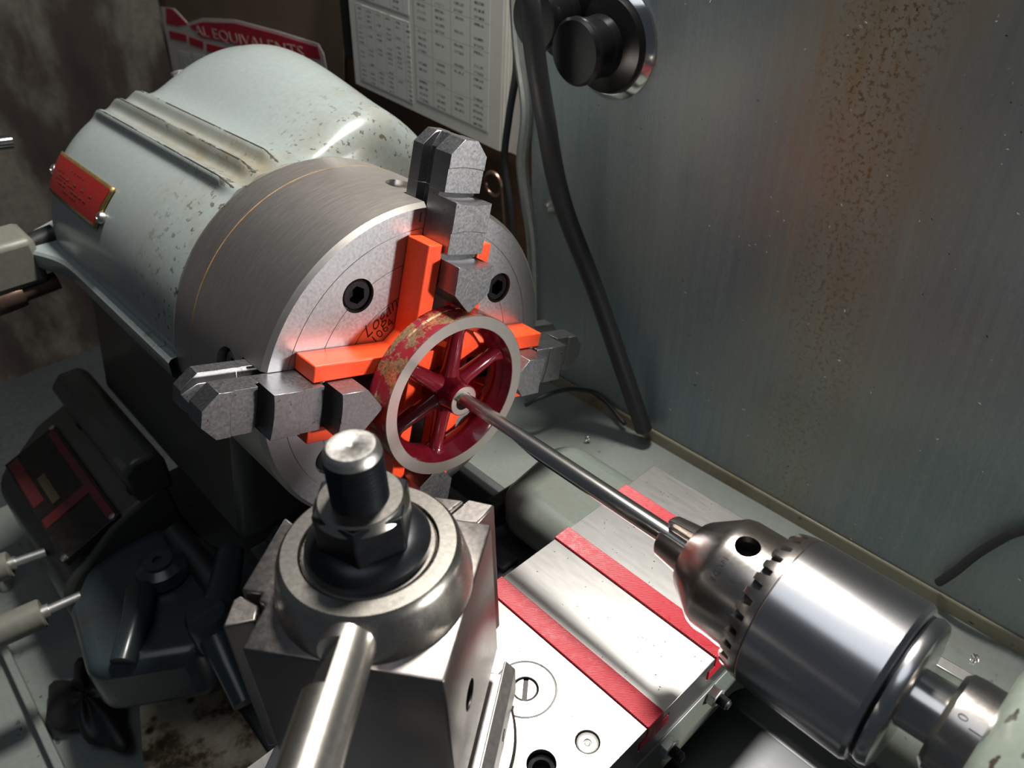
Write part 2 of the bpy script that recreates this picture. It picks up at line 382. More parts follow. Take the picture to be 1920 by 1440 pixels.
def m_table(sx, sz, ncol):
    """printed table: rows of short dark words in ruled columns; local x across, z up"""
    q = N('printed table'); x, y, z = q.xyz()
    fx = q.mul(x, sx); fz = q.mul(z, sz)
    cx = q.mul(fx, 1.0, 'FLOOR') if False else q.n('ShaderNodeMath', operation='FLOOR')
    q.l(fx, cx.inputs[0]); cz = q.n('ShaderNodeMath', operation='FLOOR'); q.l(fz, cz.inputs[0])
    rx = q.n('ShaderNodeMath', operation='FRACT'); q.l(fx, rx.inputs[0]); rz = q.n('ShaderNodeMath', operation='FRACT'); q.l(fz, rz.inputs[0])
    cv = q.n('ShaderNodeCombineXYZ'); q.l(cx.outputs[0], cv.inputs[0]); q.l(cz.outputs[0], cv.inputs[2])
    wn = q.n('ShaderNodeTexWhiteNoise'); q.l(cv.outputs[0], wn.inputs['Vector'])
    on = q.ramp(wn.outputs['Value'], [(0.28, 0.0), (0.30, 1.0)])
    row = q.mul(q.ramp(rz.outputs[0], [(0.25, 0.0), (0.32, 1.0), (0.68, 1.0), (0.75, 0.0)]), q.ramp(rx.outputs[0], [(0.18, 0.0), (0.22, 1.0), (0.66, 1.0), (0.7, 0.0)]))
    glyph = q.ramp(q.noise(900, 2, 0.6, q.map((1, 1, 0.35))), [(0.42, 0.0), (0.55, 1.0)])
    ink = q.mul(q.mul(on, row), glyph)
    rule = q.ramp(rx.outputs[0], [(0.0, 0.45), (0.03, 0.45), (0.04, 0.0), (1.0, 0.0)])
    hr = q.n('ShaderNodeMath', operation='FRACT'); q.l(q.mul(fz, 0.25), hr.inputs[0])
    rule2 = q.ramp(hr.outputs[0], [(0.0, 0.35), (0.03, 0.35), (0.04, 0.0)])
    inks = q.mul(q.mul(ink, rule, 'MAXIMUM'), rule2, 'MAXIMUM')
    q.set(color=q.mix(inks, (0.60, 0.60, 0.56), (0.10, 0.10, 0.11)), rough=0.8); return q.m
MT['table'] = m_table(45, 210, 8); MT['table2'] = m_table(75, 260, 8); MT['para'] = m_table(60, 210, 8)
def m_plate():
    q = N('red enamel with worn lettering'); x, y, z = q.xyz()
    a = q.noise(260, 4, 0.6, q.map((0.6, 1, 1))); 
    q.set(color=q.mix(q.ramp(a, [(0.55, 0.0), (0.66, 0.7)]), (0.24, 0.008, 0.006), (0.12, 0.03, 0.012)), rough=0.55); return q.m
MT['platered'] = m_plate()
MT['plateink'] = plain('faded brown lettering', (0.20, 0.035, 0.012), 0.5, 0.0, 0.3, 800, 0.0)
MT['decal'] = plain('dark gear plate', (0.020, 0.018, 0.016), 0.4, 0.3, 0.4, 200)
MT['decalred'] = plain('dull red decal', (0.11, 0.016, 0.018), 0.45, 0.0, 0.2, 150)
MT['decalyel'] = plain('dull yellow decal', (0.09, 0.075, 0.035), 0.5, 0.0, 0.2, 150)

# ================================================================== the setting
def struct(g, name, mat, **k): return put(g, name, mat, kind='structure', **k)
struct(G().box((-900, 262, -420), (320, 272, 480)), 'wall_back', MT['wood'])
struct(G().box((-912, -700, -420), (-902, 272, 480)), 'wall_left', MT['mottle'])
struct(G().box((-912, -700, -432), (700, 272, -420)), 'floor', MT['bedcast'])

# ------------------------------------------------------------------ backsplash
bs = thing('backsplash_panel', (98, 175, -140), 'rust-streaked galvanised sheet panel standing behind the lathe bed', 'panel')
put(G().box((-106, 175, -140), (310, 176.5, 300)), 'sheet', MT['galv'], bs)
hem = [(-116, 174, 300), (-117, 174, 160), (-116, 174, 100), (-108, 173, 58), (-112.5, 173, 24), (-109.5, 173, 0), (-104, 174, -40), (-103, 174, -140)]
def smooth_path(p, n=8):
    P = [Vector(q) for q in p]; out = []
    for i in range(len(P) - 1):
        a, b, c, d = P[max(i - 1, 0)], P[i], P[i + 1], P[min(i + 2, len(P) - 1)]
        for k in range(n):
            t = k / n; out.append(0.5 * ((2 * b) + (c - a) * t + (2 * a - 5 * b + 4 * c - d) * t * t + (3 * b - a - 3 * c + d) * t ** 3))
    return out + [P[-1]]
put(G().tube(smooth_path(hem), 4.0, 10), 'rolled_hem', MT['hem'], bs, label='pale folded edge')
b0 = at(1032, 387, 'y', 174)
mB = frame((b0.x, 175, b0.z), (0, -1, 0), (1, 0, 0))
put(G().lathe([(0, 6), (1.2, 6), (1.2, 4), (4, 3.6), (5.5, 2.2), (5.5, 0)], mB, 20), 'screw', MT['boltzinc'], bs)
# two black knobs
def knob(px, py, label):
    c = at(px, py, 'y', 172); m = frame((c.x, 175, c.z), (0, -1, 0), (1, 0, 0))
    t = thing('panel_knob', (c.x, 175, c.z), label, 'knob', 'black knobs on the backsplash')
    put(G().lathe([(0, 29), (1.5, 29), (2.5, 28), (4.5, 25.5), (4.5, 20), (0, 20)], m, 64), 'chrome_bezel', MT['chrome'], t, label='bright chrome dished bezel')
    put(G().lathe([(2, 0), (2, 24.5), (5, 25), (8, 24), (9.5, 20), (10.5, 15.5), (16, 15), (16, 0)], m, 64), 'knob_skirt', MT['black'], t)
    put(G().lathe([(10, 14.6), (24, 15.4), (26.5, 16.6), (29, 16.6), (30.5, 15.2), (30.5, 0)], m, 64), 'knob_grip', MT['black'], t)
    return t
knob(1143, 82, 'black knob in chrome bezel, further from the leaning hose')
knob(1068, 22, 'black knob in chrome bezel, partly behind the leaning hose')
# swarf stuck to the sheet
g = G()
for _ in range(420):
    x = random.uniform(-70, 250); z = random.uniform(-130, 140); r = random.uniform(0.15, 0.55) * (1.7 if random.random() < .08 else 1)
    a = random.uniform(0, pi); e = random.uniform(0.7, 2.2)
    ux, uz = math.cos(a) * r * e, math.sin(a) * r * e
    g.add([(x - ux, 174.9, z - uz), (x + uz * .5, 174.5, z - ux * .5), (x + ux, 174.6 - r, z + uz), (x - uz * .4, 174.7, z + ux * .5)], [(0, 1, 2), (0, 2, 3), (0, 1, 3), (1, 2, 3)])
o = put(g, 'swarf_flecks', MT['swarf'], smooth=0); tag(o, 'tiny bright swarf flecks stuck on the galvanised backsplash', 'swarf'); o['kind'] = 'stuff'

# ------------------------------------------------------------------ hose and cables
def cable(name, pts, r, mat, label, cat, n=10, seg=14):
    return tag(put(G().tube(smooth_path(pts, n), r, seg), name, mat), label, cat)
cable('rubber_hose', [at(978, -60, 'y', 132), at(992, 0, 'y', 132), at(1003, 100, 'y', 133), at(1021, 213, 'y', 136), at(1053, 376, 'y', 144), at(1122, 560, 'y', 156), at(1200, 785, 'y', 166), at(1205, 799, 'y', 166.5)], 5.6, MT['rubber'], 'thick black rubber hose leaning against the backsplash', 'hose')
cable('thin_cord', [at(962, -20, 'y', 205), at(966, 60, 'y', 205), at(968, 130, 'y', 204), at(955, 215, 'y', 203), at(946, 300, 'y', 203), at(955, 380, 'y', 204), at(962, 470, 'y', 206), at(966, 560, 'y', 206)], 2.6, MT['rubber'], 'thin black cord hanging beside the printed chart pad', 'cord')
cable('floor_cord', [at(985, 760, 'z', -118), at(1012, 746, 'z', -112), at(1050, 733, 'z', -112), at(1085, 730, 'z', -116), at(1125, 742, 'z', -124), (-10, 168, -131)], 1.5, MT['rubber'], 'thin black cord arching over the chip pan behind the chuck', 'cord')
cable('power_cord', [at(1760, 1092, 'y', 171), at(1790, 1072, 'y', 169), at(1830, 1040, 'y', 169), at(1870, 1015, 'y', 170), at(1900, 1000, 'y', 171), at(1960, 985, 'y', 171)], 2.2, MT['rubber'], 'black cord lying against the rusty end of the backsplash', 'cord')

# ------------------------------------------------------------------ charts on the back wall
# big chart pad, hung slightly askew
A, B_, C_, D = at(640, -4, 'y', 226), at(962, -4, 'y', 226), at(938, 283, 'y', 226), at(669, 156, 'y', 226)
ux = (C_ - D); ux.y = 0; wdt = ux.length; u = ux.normalized(); vdir = Vector((-u.z, 0, u.x))
hgt = 200
mP = frame(D, u, vdir)          # local: x along the bottom edge, y up the sheet, z towards +... 
t = thing('chart_pad', (D.x, 226, D.z), 'white pad of printed thread tables hung on a black board', 'chart')
sgn = 1 if mP.to_3x3() @ Vector((0, 0, 1)) @ Vector((0, -1, 0)) > 0 else -1
def zz(a, b): return (min(sgn * a, sgn * b), max(sgn * a, sgn * b))
def slab(x0, y0, x1, y1, d0, d1, m=mP):
    a, b = zz(d0, d1); return G().box((x0, y0, a), (x1, y1, b), m)
fsh = put(slab(0, 0, wdt, hgt, 0, 1), 'front_sheet', MT['paper'], t)
def local_print(name, x0, y0, x1, y1, mat, d=1.25):
    """printed area as its own flat object whose local axes follow the sheet"""
    me = G().box((0, 0, 0), ((x1 - x0), 0.25, (y1 - y0))).mesh(name, Vector((0, 0, 0)), 0)
    ob = bpy.data.objects.new(name, me); COL.objects.link(ob); me.materials.append(mat); ob.parent = fsh
    m = Matrix.Identity(4); n_ = (mP.to_3x3() @ Vector((0, 0, sgn)))
    o3 = mP @ Vector((x0, y0, sgn * d))
    for j in range(3): m[j][0] = u[j]; m[j][1] = -n_[j]; m[j][2] = vdir[j]
    for j in range(3): m[j][3] = (o3[j] - wl(t)[j]) * S
    ob.matrix_local = m; return ob
W = wdt
local_print('printed_table', 0.47 * W, 0.055 * W, 0.93 * W, 195, MT['table'])
local_print('printed_table', 0.05 * W, 0.03 * W, 0.44 * W, 0.36 * W, MT['table2'])
local_print('printed_paragraph', 0.05 * W, 0.385 * W, 0.44 * W, 0.47 * W, MT['para'])
local_print('printed_table', 0.05 * W, 0.50 * W, 0.44 * W, 195, MT['table'])
for k in range(4): put(slab(0.8 + k * 1.5, -0.4 - k * .4, wdt + 1.5 + k * 1.2, hgt, -2.2 - k * 2, -0.4 - k * 2), 'under_sheet', MT['paper'], t)
put(slab(-17, -4, wdt + 3, hgt, -14, -9), 'backing_board', MT['blackframe'], t, bevel=1)
put(slab(-19, 18, -5, hgt, -9, -1), 'binding_strip', MT['blackframe'], t, bevel=2)
# second sheet at its right
E1 = [at(978, 40, 'y', 232), at(990, 40, 'y', 232), at(992, 215, 'y', 232), at(972, 292, 'y', 232), at(948, 280, 'y', 232)]
mS = frame((0, 232, 0), (1, 0, 0), (0, 0, 1))
o = put(G().prism([(p.x, p.z) for p in E1] + [], -0.6, 0.6, mS), 'loose_sheet', MT['paperpink']); tag(o, 'narrow pinkish paper sheet between the chart pad and the backsplash', 'paper')
# red table sheet with a torn top
RY = 256
mR = frame((0, RY, 0), (1, 0, 0), (0, 0, 1))
def rp(px, py): p = at(px, py, 'y', RY); return (p.x, p.z)
t = thing('wall_chart', at(345, 230, 'y', RY), 'torn red and white printed equivalents chart behind the headstock', 'chart')
put(G().prism([rp(*p) for p in ((302, 13), (327, 16), (352, 43), (379, 34), (440, 37), (520, 58), (597, 82), (607, 101), (625, 190), (345, 240))], -0.5, 0.5, mR), 'sheet', MT['paperpink'], t); rsh = bpy.context.scene.objects[t.children[0].name]
def band(name, pts, d=0.9, mat='redprint'): return put(G().prism([rp(*p) for p in pts], 0.5, d, mR), name, MT[mat], rsh)
band('red_band', ((312, 14), (324, 17), (352, 45), (333, 49), (313, 44)))
band('red_band', ((356, 48), (380, 41), (440, 43), (520, 64), (597, 88), (603, 112), (560, 104), (480, 90), (378, 70)))
band('red_cell', ((318, 57), (350, 65), (352, 79), (320, 72)))
band('red_cell', ((355, 68), (382, 78), (383, 92), (357, 83)))
band('red_cell', ((388, 81), (425, 90), (427, 106), (389, 96)))
band('red_cell', ((430, 92), (480, 102), (482, 116), (432, 107)))
pL = Vector((*rp(365, 56), 0)); pR = Vector((*rp(575, 101), 0)); du = pR - pL
tm = frame((pL.x + du.x / 2, RY - 1.0, pL.y + du.y / 2), (du.x, 0, du.y), (-du.y, 0, du.x))
g = text_g('AL EQUIVALENTS', 17, tm, 0.3); xs = [p.x for p in g.v]; k = du.length * 0.97 / (max(xs) - min(xs))
put(text_g('AL EQUIVALENTS', 17, tm, 0.3, sx=k), 'lettering', MT['whiteprint'], rsh, smooth=0)
put(G().prism([rp(*p) for p in ((335, 95), (380, 103), (430, 118), (470, 125), (470, 175), (352, 175))], 0.5, 0.8, mR), 'number_columns', MT['para'], rsh)
# brown card behind it, dark post with a pale edge
o = put(G().prism([rp(*p) for p in ((300, -30), (640, -30), (640, 240), (345, 240))], -3.5, -2.5, mR), 'card_sheet', MT['kraft']); tag(o, 'brown cardboard sheet pinned behind the torn red chart', 'card')
t = thing('steel_post', at(235, 90, 'y', 235) - Vector((0, 0, 300)), 'dark upright steel post with a worn pale edge', 'post')
q0 = at(232, 80, 'y', 235); 
put(G().box((q0.x - 26, 232, -420), (q0.x + 6, 262, 400)), 'post_body', MT['blackframe'], t)
put(G().box((q0.x + 6, 230, -420), (q0.x + 16, 236, 400)), 'worn_edge', MT['hem'], t)
# wire hanger by the chuck
g = G(); c = at(925, 345, 'y', 215)
g.tube([c + Vector((9 * math.sin(a), 0, 9 * math.cos(a) - 0)) for a in [i * 2 * pi / 24 for i in range(25)]], 1.5, 8); g.tube([c + Vector((9, 0, 0)), c + Vector((11, 0, -30)), c + Vector((10, 2, -90))], 1.3, 8)
tag(put(g, 'wire_hook', MT['bronzeknob']), 'bent steel wire hook hanging below the chart pad', 'hook')

# ================================================================== the lathe
# ------------------------------------------------------------------ bed
bed = thing('lathe_bed', (100, 0, -260), 'dark oily lathe bed with long machined ways', 'lathe bed')
def xprism(poly, x0, x1): return G().prism(poly, x0, x1, Matrix(((0, 0, 1, 0), (1, 0, 0, 0), (0, 1, 0, 0), (0, 0, 0, 1))))
put(xprism([(4, -240), (4, -132), (16, -128), (44, -128), (52, -121), (60, -128), (66, -128), (66, -240)], -82, 520), 'rear_way', MT['bed'], bed, bevel=0.8)
put(xprism([(-70, -240), (-70, -128), (-60, -128), (-52, -121), (-44, -128), (-18, -128), (-6, -132), (-6, -240)], -82, 520), 'front_way', MT['bed'], bed, bevel=0.8)
put(G().box((-290, -66, -240), (520, 64, -215)), 'web', MT['bedcast'], bed)
put(xprism([(20, -128), (20, -124.5), (32, -124.5), (32, -128)], -82, 30), 'way_rail', MT['bedcast'], bed, bevel=1)
# ------------------------------------------------------------------ chip pan
pan = thing('chip_pan', (80, 100, -270), 'pale green sheet chip pan with a rusty lip behind the bed', 'chip pan')
put(G().grid(lambda a, b: (-330 + 850 * a, 62 + 112 * b, -146 + 10 * b * b + 0.8 * math.sin(a * 40) * math.sin(b * 3)), 60, 10), 'rear_ledge', MT['pan'], pan)
put(xprism([(172, -137), (174.8, -137), (174.8, -128.5), (173.8, -127.6), (172.8, -128.5)], -330, 520), 'ledge_lip', MT['lip'], pan, bevel=0.6)
put(G().box((-420, -330, -276), (-40, -60, -272)), 'tray_floor', MT['pan'], pan)
put(G().box((-420, -204, -272), (-40, -199, -262)), 'tray_rim', MT['pan'], pan, bevel=1)
# ------------------------------------------------------------------ carriage (saddle)
car = thing('carriage', (118, 20, -130), 'green painted cast carriage saddle under the cross slide', 'carriage')
def arc(cx, cy, r, a0, a1, n=8): return [(cx + r * math.cos(math.radians(a0 + (a1 - a0) * k / n)), cy + r * math.sin(math.radians(a0 + (a1 - a0) * k / n))) for k in range(n + 1)]
rear = arc(24, 76, 18, 180, 90) + [(300, 94), (300, 50)] + [(196, 50)] + arc(176, 34, 16, 90, 180)[0:] + [(160, -150), (78, -150), (78, 10)] + arc(60, 14, 18, 0, 90)[1:] + [(26, 32), (12, 34)]
put(G().prism(rear, -117, -85), 'saddle_casting', MT['saddle'], car, bevel=11, bseg=6, smooth=60)
put(G().box((0, 34, -120), (10, 62, -104)), 'way_wiper', MT['oxide2'], car, bevel=2)
cutb = []
sd = put(G().prism([(-150, -117), (-150, -79.3), (80, -79.3), (80, -100)] , 80, 159, Matrix(((0, 0, 1, 0), (1, 0, 0, 0), (0, 1, 0, 0), (0, 0, 0, 1)))), 'dovetail_block', MT['saddle'], car)
for k in cutb: pass
for (yy, zz_) in ((-1, -93), (-32, -93)):
    mh = frame((157, yy, zz_), (1, 0, 0), (0, 1, 0))
    cutb.append(G().lathe([(-6, 0), (-6, 3.4), (6, 3.4), (6, 0)], mh, 24))
cut(sd, cutb)
# ------------------------------------------------------------------ cross slide
cs = thing('cross_slide', (118, -20, -84), 'bright ground steel cross slide with lengthwise T slots', 'cross slide')
slots = [(-24.0, 4.6), (16.6, 4.6), (57.2, 3.8)]
TOP = -60.0
prof = [(-140, -79), (-140, TOP)]
for yc, hw in slots:
    prof += [(yc - hw, TOP), (yc - hw, TOP - 4.5), (yc - hw - 4, TOP - 4.5), (yc - hw - 4, TOP - 10), (yc + hw + 4, TOP - 10), (yc + hw + 4, TOP - 4.5), (yc + hw, TOP - 4.5), (yc + hw, TOP)]
prof += [(82.2, TOP), (82.2, -79)]
slide = put(xprism(prof, 75.5, 160.3), 'slide_body', MT['ground'], cs, smooth=20)
def zl(x, y): return frame((x, y, TOP), (0, 0, 1), (1, 0, 0))
holes = [(119.5, -48.5, 4.9), (149, -47, 4.3), (143.5, -64, 5.0)]
cut(slide, [G().lathe([(-9, 0), (-9, r), (5, r), (5, 0)], zl(x, y), 32) for x, y, r in holes] + [G().lathe([(-0.5, 11.2), (5, 11.2), (5, 11.6), (-0.5, 11.6)], zl(119.5, -48.5), 64, closed=True)])
sb = slide.modifiers.new('edge', 'BEVEL'); sb.width = 0.35 * S; sb.segments = 2; sb.limit_method = 'ANGLE'; sb.angle_limit = math.radians(40)
scr = put(G().lathe([(-8, 0), (-8, 4.5), (-0.9, 4.5), (-0.3, 4.1), (-0.3, 0)], zl(119.5, -48.5), 32), 'slotted_screw', MT['boltzinc'], cs)
mS2 = frame((119.5, -48.5, TOP), (0.75, 0.66, 0), (-0.66, 0.75, 0))
cut(scr, [G().box((-0.95, -6, -2.2), (0.95, 6, 3), mS2)])
put(G().box((-0.9, -4.4, -2.2), (0.9, 4.4, -1.5), mS2), 'screw_slot_shade', MT['groove'], scr)  # dark fill: the slot's shade put into colour
put(G().lathe([(-8, 0), (-8, 3.9), (-0.7, 3.9), (-0.5, 3.6), (-0.5, 1.5), (-0.9, 1.2), (-0.3, 0.0)], zl(149, -47), 32), 'oiler', MT['boltzinc'], cs)
put(G().lathe([(-7, 0), (-7, 3.2), (-3.2, 3.2), (-2.6, 4.6), (-8, 4.6)], zl(143.5, -64), 32), 'threaded_bush', MT['oxide2'], cs)
def hexp(r, rot=0): return [(r * math.cos(rot + k * pi / 3), r * math.sin(rot + k * pi / 3)) for k in range(6)]
for (yy, zz_) in ((14.0, -83.5), (-15.5, -85.0)):
    mh = frame((160.2, yy, zz_), (0, 1, 0), (0, 0, 1))
    put(G().prism(hexp(4.6, 0.3), -1, 4.2, mh), 'gib_lock_nut', MT['boltzinc'], cs, bevel=0.5)
    mh2 = frame((160.2, yy, zz_), (1, 0, 0), (0, 1, 0)); pr = []
    for k in range(18): pr += [(k * 0.5 - 0.5, 2.4), (k * 0.5 - 0.25, 2.0)]
    put(G().lathe([(-1, 0)] + pr + [(8.9, 1.6), (8.9, 0)], mh2, 20), 'gib_screw', MT['oxide2'], cs)
put(G().box((158.6, -60, -97), (160.9, 78, -78.9)), 'gib_strip_face', MT['saddle'], car, bevel=0.8)
# red inserts
for (yc, hw), lab in zip(slots, ('red printed slot insert nearest the tool post', 'red printed slot insert between the other two, under the drill chuck', 'red printed slot insert nearest the backsplash, under the reamer tip')):
    h = hw - 0.12
    p_ = [(yc - h, TOP + 1.1), (yc - h, TOP - 4.7), (yc - h - 3.6, TOP - 4.7), (yc - h - 3.6, TOP - 9.8), (yc + h + 3.6, TOP - 9.8), (yc + h + 3.6, TOP - 4.7), (yc + h, TOP - 4.7), (yc + h, TOP + 1.1)]
    o = put(xprism(p_, 75.2, 160.7), 'slot_insert', MT['redplastic'], bevel=0.3); tag(o, lab, 'slot insert', 'red T slot inserts in the cross slide')
g = G()
for _ in range(170):
    x = random.uniform(80, 158); y = random.uniform(-60, 80); r = random.uniform(0.12, 0.35); h_ = random.uniform(0.1, 0.4)
    if any(abs(y - yc) < hw + .4 for yc, hw in slots): continue
    a = random.uniform(0, pi); c_, s_ = math.cos(a) * r * 1.6, math.sin(a) * r * 1.6
    g.add([(x - c_, y - s_, TOP + .02), (x + s_ * .5, y - c_ * .5, TOP + .02), (x + c_, y + s_, TOP + .02), (x, y, TOP + h_)], [(0, 1, 3), (1, 2, 3), (2, 0, 3), (0, 2, 1)])
o = put(g, 'swarf_specks', MT['oxide2'], smooth=0); tag(o, 'tiny dark swarf specks scattered on the cross slide', 'swarf'); o['kind'] = 'stuff'

# ------------------------------------------------------------------ headstock
hs = thing('headstock', (-180, 0, -130), 'rounded grey painted cast headstock with three raised ribs', 'headstock')
def sstep(a, b, x): t = min(1, max(0, (x - a) / (b - a))); return t * t * (3 - 2 * t)
def hood_r(x, th):
    """radius about the spindle at station x (negative to the left), angle from the front (deg)"""
    r = 75.0
    lob = 23 + 20 * math.exp(-((x + 205) / (62.0 if x < -205 else 95.0)) ** 2)
    r += lob * sstep(93, 128, th)
    if x > -97 and th > 90: tt = (x + 97) / 16.0; r -= 16 * (1 - math.sqrt(max(0, 1 - tt * tt))) * sstep(90, 115, th)
    # ends
    xe = -236 - 2 * sstep(80, 120, th)
    if x < xe:
        q = min(1.0, (xe - x) / 62.0); r *= (1 - q ** 2.4) ** 0.42 * 0.999 + 0.001
    return r
def ribh(x, th):
    b = 0
    for k, tc in enumerate((67.5, 76.5, 85.5)):
        b = max(b, math.exp(-((th - tc) / 2.5) ** 2))
    return 5.0 * b * sstep(-272, -235, x) * (1 - 0.8 * sstep(-96, -82, x))
def hood_p(x, th, off=0, rib=True):
    r = hood_r(x, th) + off + (ribh(x, th) if rib else 0); a = math.radians(th)
    return Vector((x, -r * math.cos(a), r * math.sin(a)))
NX, NT = 90, 220
def xs_of(u_, th):
    end = -298 - 2 * sstep(80, 120, th)
    return -81 + (end + 0.2 + 81) * (1 - (1 - u_) ** 1.6) if False else -81 + (end + 81) * u_
g = G().grid(lambda a, b: hood_p(xs_of(a, -6 + 206 * b), -6 + 206 * b), NX, NT)
# end wall towards the chuck
n0 = len(g.v); ringi = list(range(0, NT + 1)); g.v.append(Vector((-81, 0, -8))); g.f += [(ringi[k], ringi[k + 1], n0) for k in range(NT)]
put(g, 'hood', MT['hood'], hs, smooth=50)
# paint worn off the crowns of the ribs
for k, tc in enumerate((67.5, 76.5, 85.5)):
    g = G().grid(lambda a, b, tc=tc: hood_p(-84 - 182 * a, tc - 1.9 + 3.8 * b, 0.12 - 0.5 * abs(b - .5) * 2), 60, 4)
    put(g, 'rib_crown', MT['rib'], hs, smooth=60)
# flange along the bottom of the hood
def fl(a, b):
    x = -81 - 214 * a; e = 79.5 + 12 * math.exp(-((x + 262) / 26.0) ** 2) + (1 - sstep(-300, -270, x)) * -26
    pts = [(62, 4), (e - 1.5, 4), (e, 2.5), (e + .2, -5), (e - 2, -8), (62, -8)]
    y, z = pts[int(round(b * 5))]; return (x, -y, z)
put(G().grid(fl, 60, 5), 'flange', MT['hood'], hs, smooth=40)
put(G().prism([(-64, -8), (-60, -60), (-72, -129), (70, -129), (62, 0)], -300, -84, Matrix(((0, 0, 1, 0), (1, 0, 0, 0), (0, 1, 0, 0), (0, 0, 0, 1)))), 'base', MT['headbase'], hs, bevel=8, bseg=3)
# nameplate
npl = put(G().grid(lambda a, b: hood_p(-171 - 86 * a - (1 - b) * 5, 27 + 17.5 * b, 1.1, False), 16, 8), 'nameplate', MT['brass'], hs, label='red enamelled brass nameplate')
sm = npl.modifiers.new('t', 'SOLIDIFY'); sm.thickness = 1.2 * S; sm.offset = 0
pn = put(G().grid(lambda a, b: hood_p(-173.5 - 81 * a - (1 - b) * 5, 28.2 + 15.1 * b, 1.9, False), 16, 8), 'red_panel', MT['platered'], npl)
for (b0_, a0_, a1_) in ((.80, .40, .64), (.62, .12, .30), (.52, .22, .86), (.42, .18, .55), (.32, .10, .80), (.20, .35, .70)):
    n_ = 9
    for k in range(n_):
        if random.random() < .25: continue
        aa = a0_ + (a1_ - a0_) * k / n_; ab = aa + (a1_ - a0_) / n_ * .72
        put(G().grid(lambda a, b: hood_p(-173.5 - 81 * (1 - (aa + (ab - aa) * a)) - 3, 28.2 + 15.1 * (b0_ + .055 * b), 2.1, False), 1, 1), 'worn_letter', MT['plateink'], npl)
for (xx, th) in ((-257.5, 35.5), (-173.2, 32)):
    p = hood_p(xx, th, 1.2, False); n_ = Vector((0, -math.cos(math.radians(th)), math.sin(math.radians(th))))
    put(G().lathe([(-1, 3.2), (0.6, 3.2), (1.6, 2.5), (1.8, 1.3), (1.2, 1.0), (1.2, 0)], frame(p, n_, (1, 0, 0)), 20), 'rivet', MT['alu'], npl)
# oil cup
oc = at(346, 147, 'x', -300)
ocp = put(G().lathe([(-40, 0), (-40, 6), (0, 6), (0, 6.6), (2, 6.6), (3, 5.5), (3, 0)], frame(oc, (0, 0, 1), (1, 0, 0)), 24), 'oil_cup', MT['alu'], hs)
put(G().tube([oc + Vector((7 * math.cos(a), 7 * math.sin(a), 3.4)) for a in [i * 2 * pi / 20 for i in range(17)]], 0.9, 8), 'oil_cup_clip', MT['alu'], ocp)

# ------------------------------------------------------------------ four-jaw chuck
PHI = math.radians(17.5)
R_ = 76.2
ck = thing('four_jaw_chuck', (0, 0, -76), 'large steel four-jaw lathe chuck with stepped jaws', 'chuck')
dirs = [Vector((0, math.sin(PHI + k * pi / 2), math.cos(PHI + k * pi / 2))) for k in range(4)]   # top, back, bottom, front
mA = frame((0, 0, 0), (1, 0, 0), (0, 1, 0))
body = put(G().lathe([(-60.6, 0), (-60.6, R_ - .5), (-60.2, R_), (-2.0, R_), (0, R_ - 1.8), (0, 0)], mA, 160), 'chuck_body', MT['chuck'], ck)
cuts = []
for d in dirs:
    v = X3.cross(d); m = frame((0, 0, 0), d, v)     # local x radial, y across, z along -? 
    zc = (m.to_3x3() @ Vector((0, 0, 1))).x
    lo, hi = (-16, 3) if zc > 0 else (-3, 16)
    cuts.append(G().box((8, -9.6, lo), (90, 9.6, hi), m))
BOLT = [(-23.9, 47.2), (50.3, 22.1), (25.7, -47.2), (-49.5, -22.5)]
for (y, z) in BOLT: cuts.append(G().lathe([(-9, 0), (-9, 7.3), (3, 7.3), (3, 0)], frame((0, y, z), (1, 0, 0), (0, 1, 0)), 40))
for d in dirs:
    cuts.append(G().lathe([(60, 0), (60, 8.6), (90, 8.6), (90, 0)], frame((-27.5, 0, 0), d, (1, 0, 0)), 40))
for r in (66.0, 52.5, 39.2, 25.5):
    cuts.append(G().lathe([(-0.45, r - .17), (1, r - .17), (1, r + .17), (-0.45, r + .17)], mA, 128, closed=True))
cut(body, cuts, 28)
body.data.materials.append(MT['chuckface'])
for p_ in body.data.polygons:
    if p_.normal.x > 0.95: p_.material_index = 1
bp_ = put(G().lathe([(-80, 0), (-80, R_ - 2), (-78, R_ - .4), (-61.3, R_ - .4), (-60.7, R_ - 1), (-60.7, 0)], mA, 160), 'backplate', MT['chuck'], ck)
put(G().lathe([(-61.4, R_ - .3), (-60.9, R_ + .05), (-60.4, R_ - .3)], mA, 160), 'seam_rust', MT['rustline'], ck, label='thin brown seam line')
for (y, z) in BOLT:
    m = frame((-1.0, y, z), (1, 0, 0), (0, 1, 0))
    b_ = put(G().lathe([(-8, 0), (-8, 6.5), (-0.8, 6.5), (0, 5.8), (0, 0)], m, 40), 'socket_bolt', MT['oxide'], ck, label='black hexagon socket bolt')
    cut(b_, [G().prism(hexp(3.9, 0.4), -5, 3, frame((-1.0, y, z), (0, 1, 0), (0, 0, 1)))])
for d in dirs:
    m = frame((-27.5, 0, 0), d, (1, 0, 0))
    s_ = put(G().lathe([(60, 0), (60, 7.4), (72.0, 7.4), (73.0, 6.6), (73.0, 0)], m, 40), 'jaw_screw', MT['satin'], ck)
    cut(s_, [G().prism([(3, 3), (-3, 3), (-3, -3), (3, -3)], 68, 80, Matrix.Translation((0, 0, 0)) @ frame((-27.5, 0, 0), (1, 0, 0), d.cross(X3)) if False else frame((-27.5, 0, 0), (1, 0, 0), d.cross(X3)))])
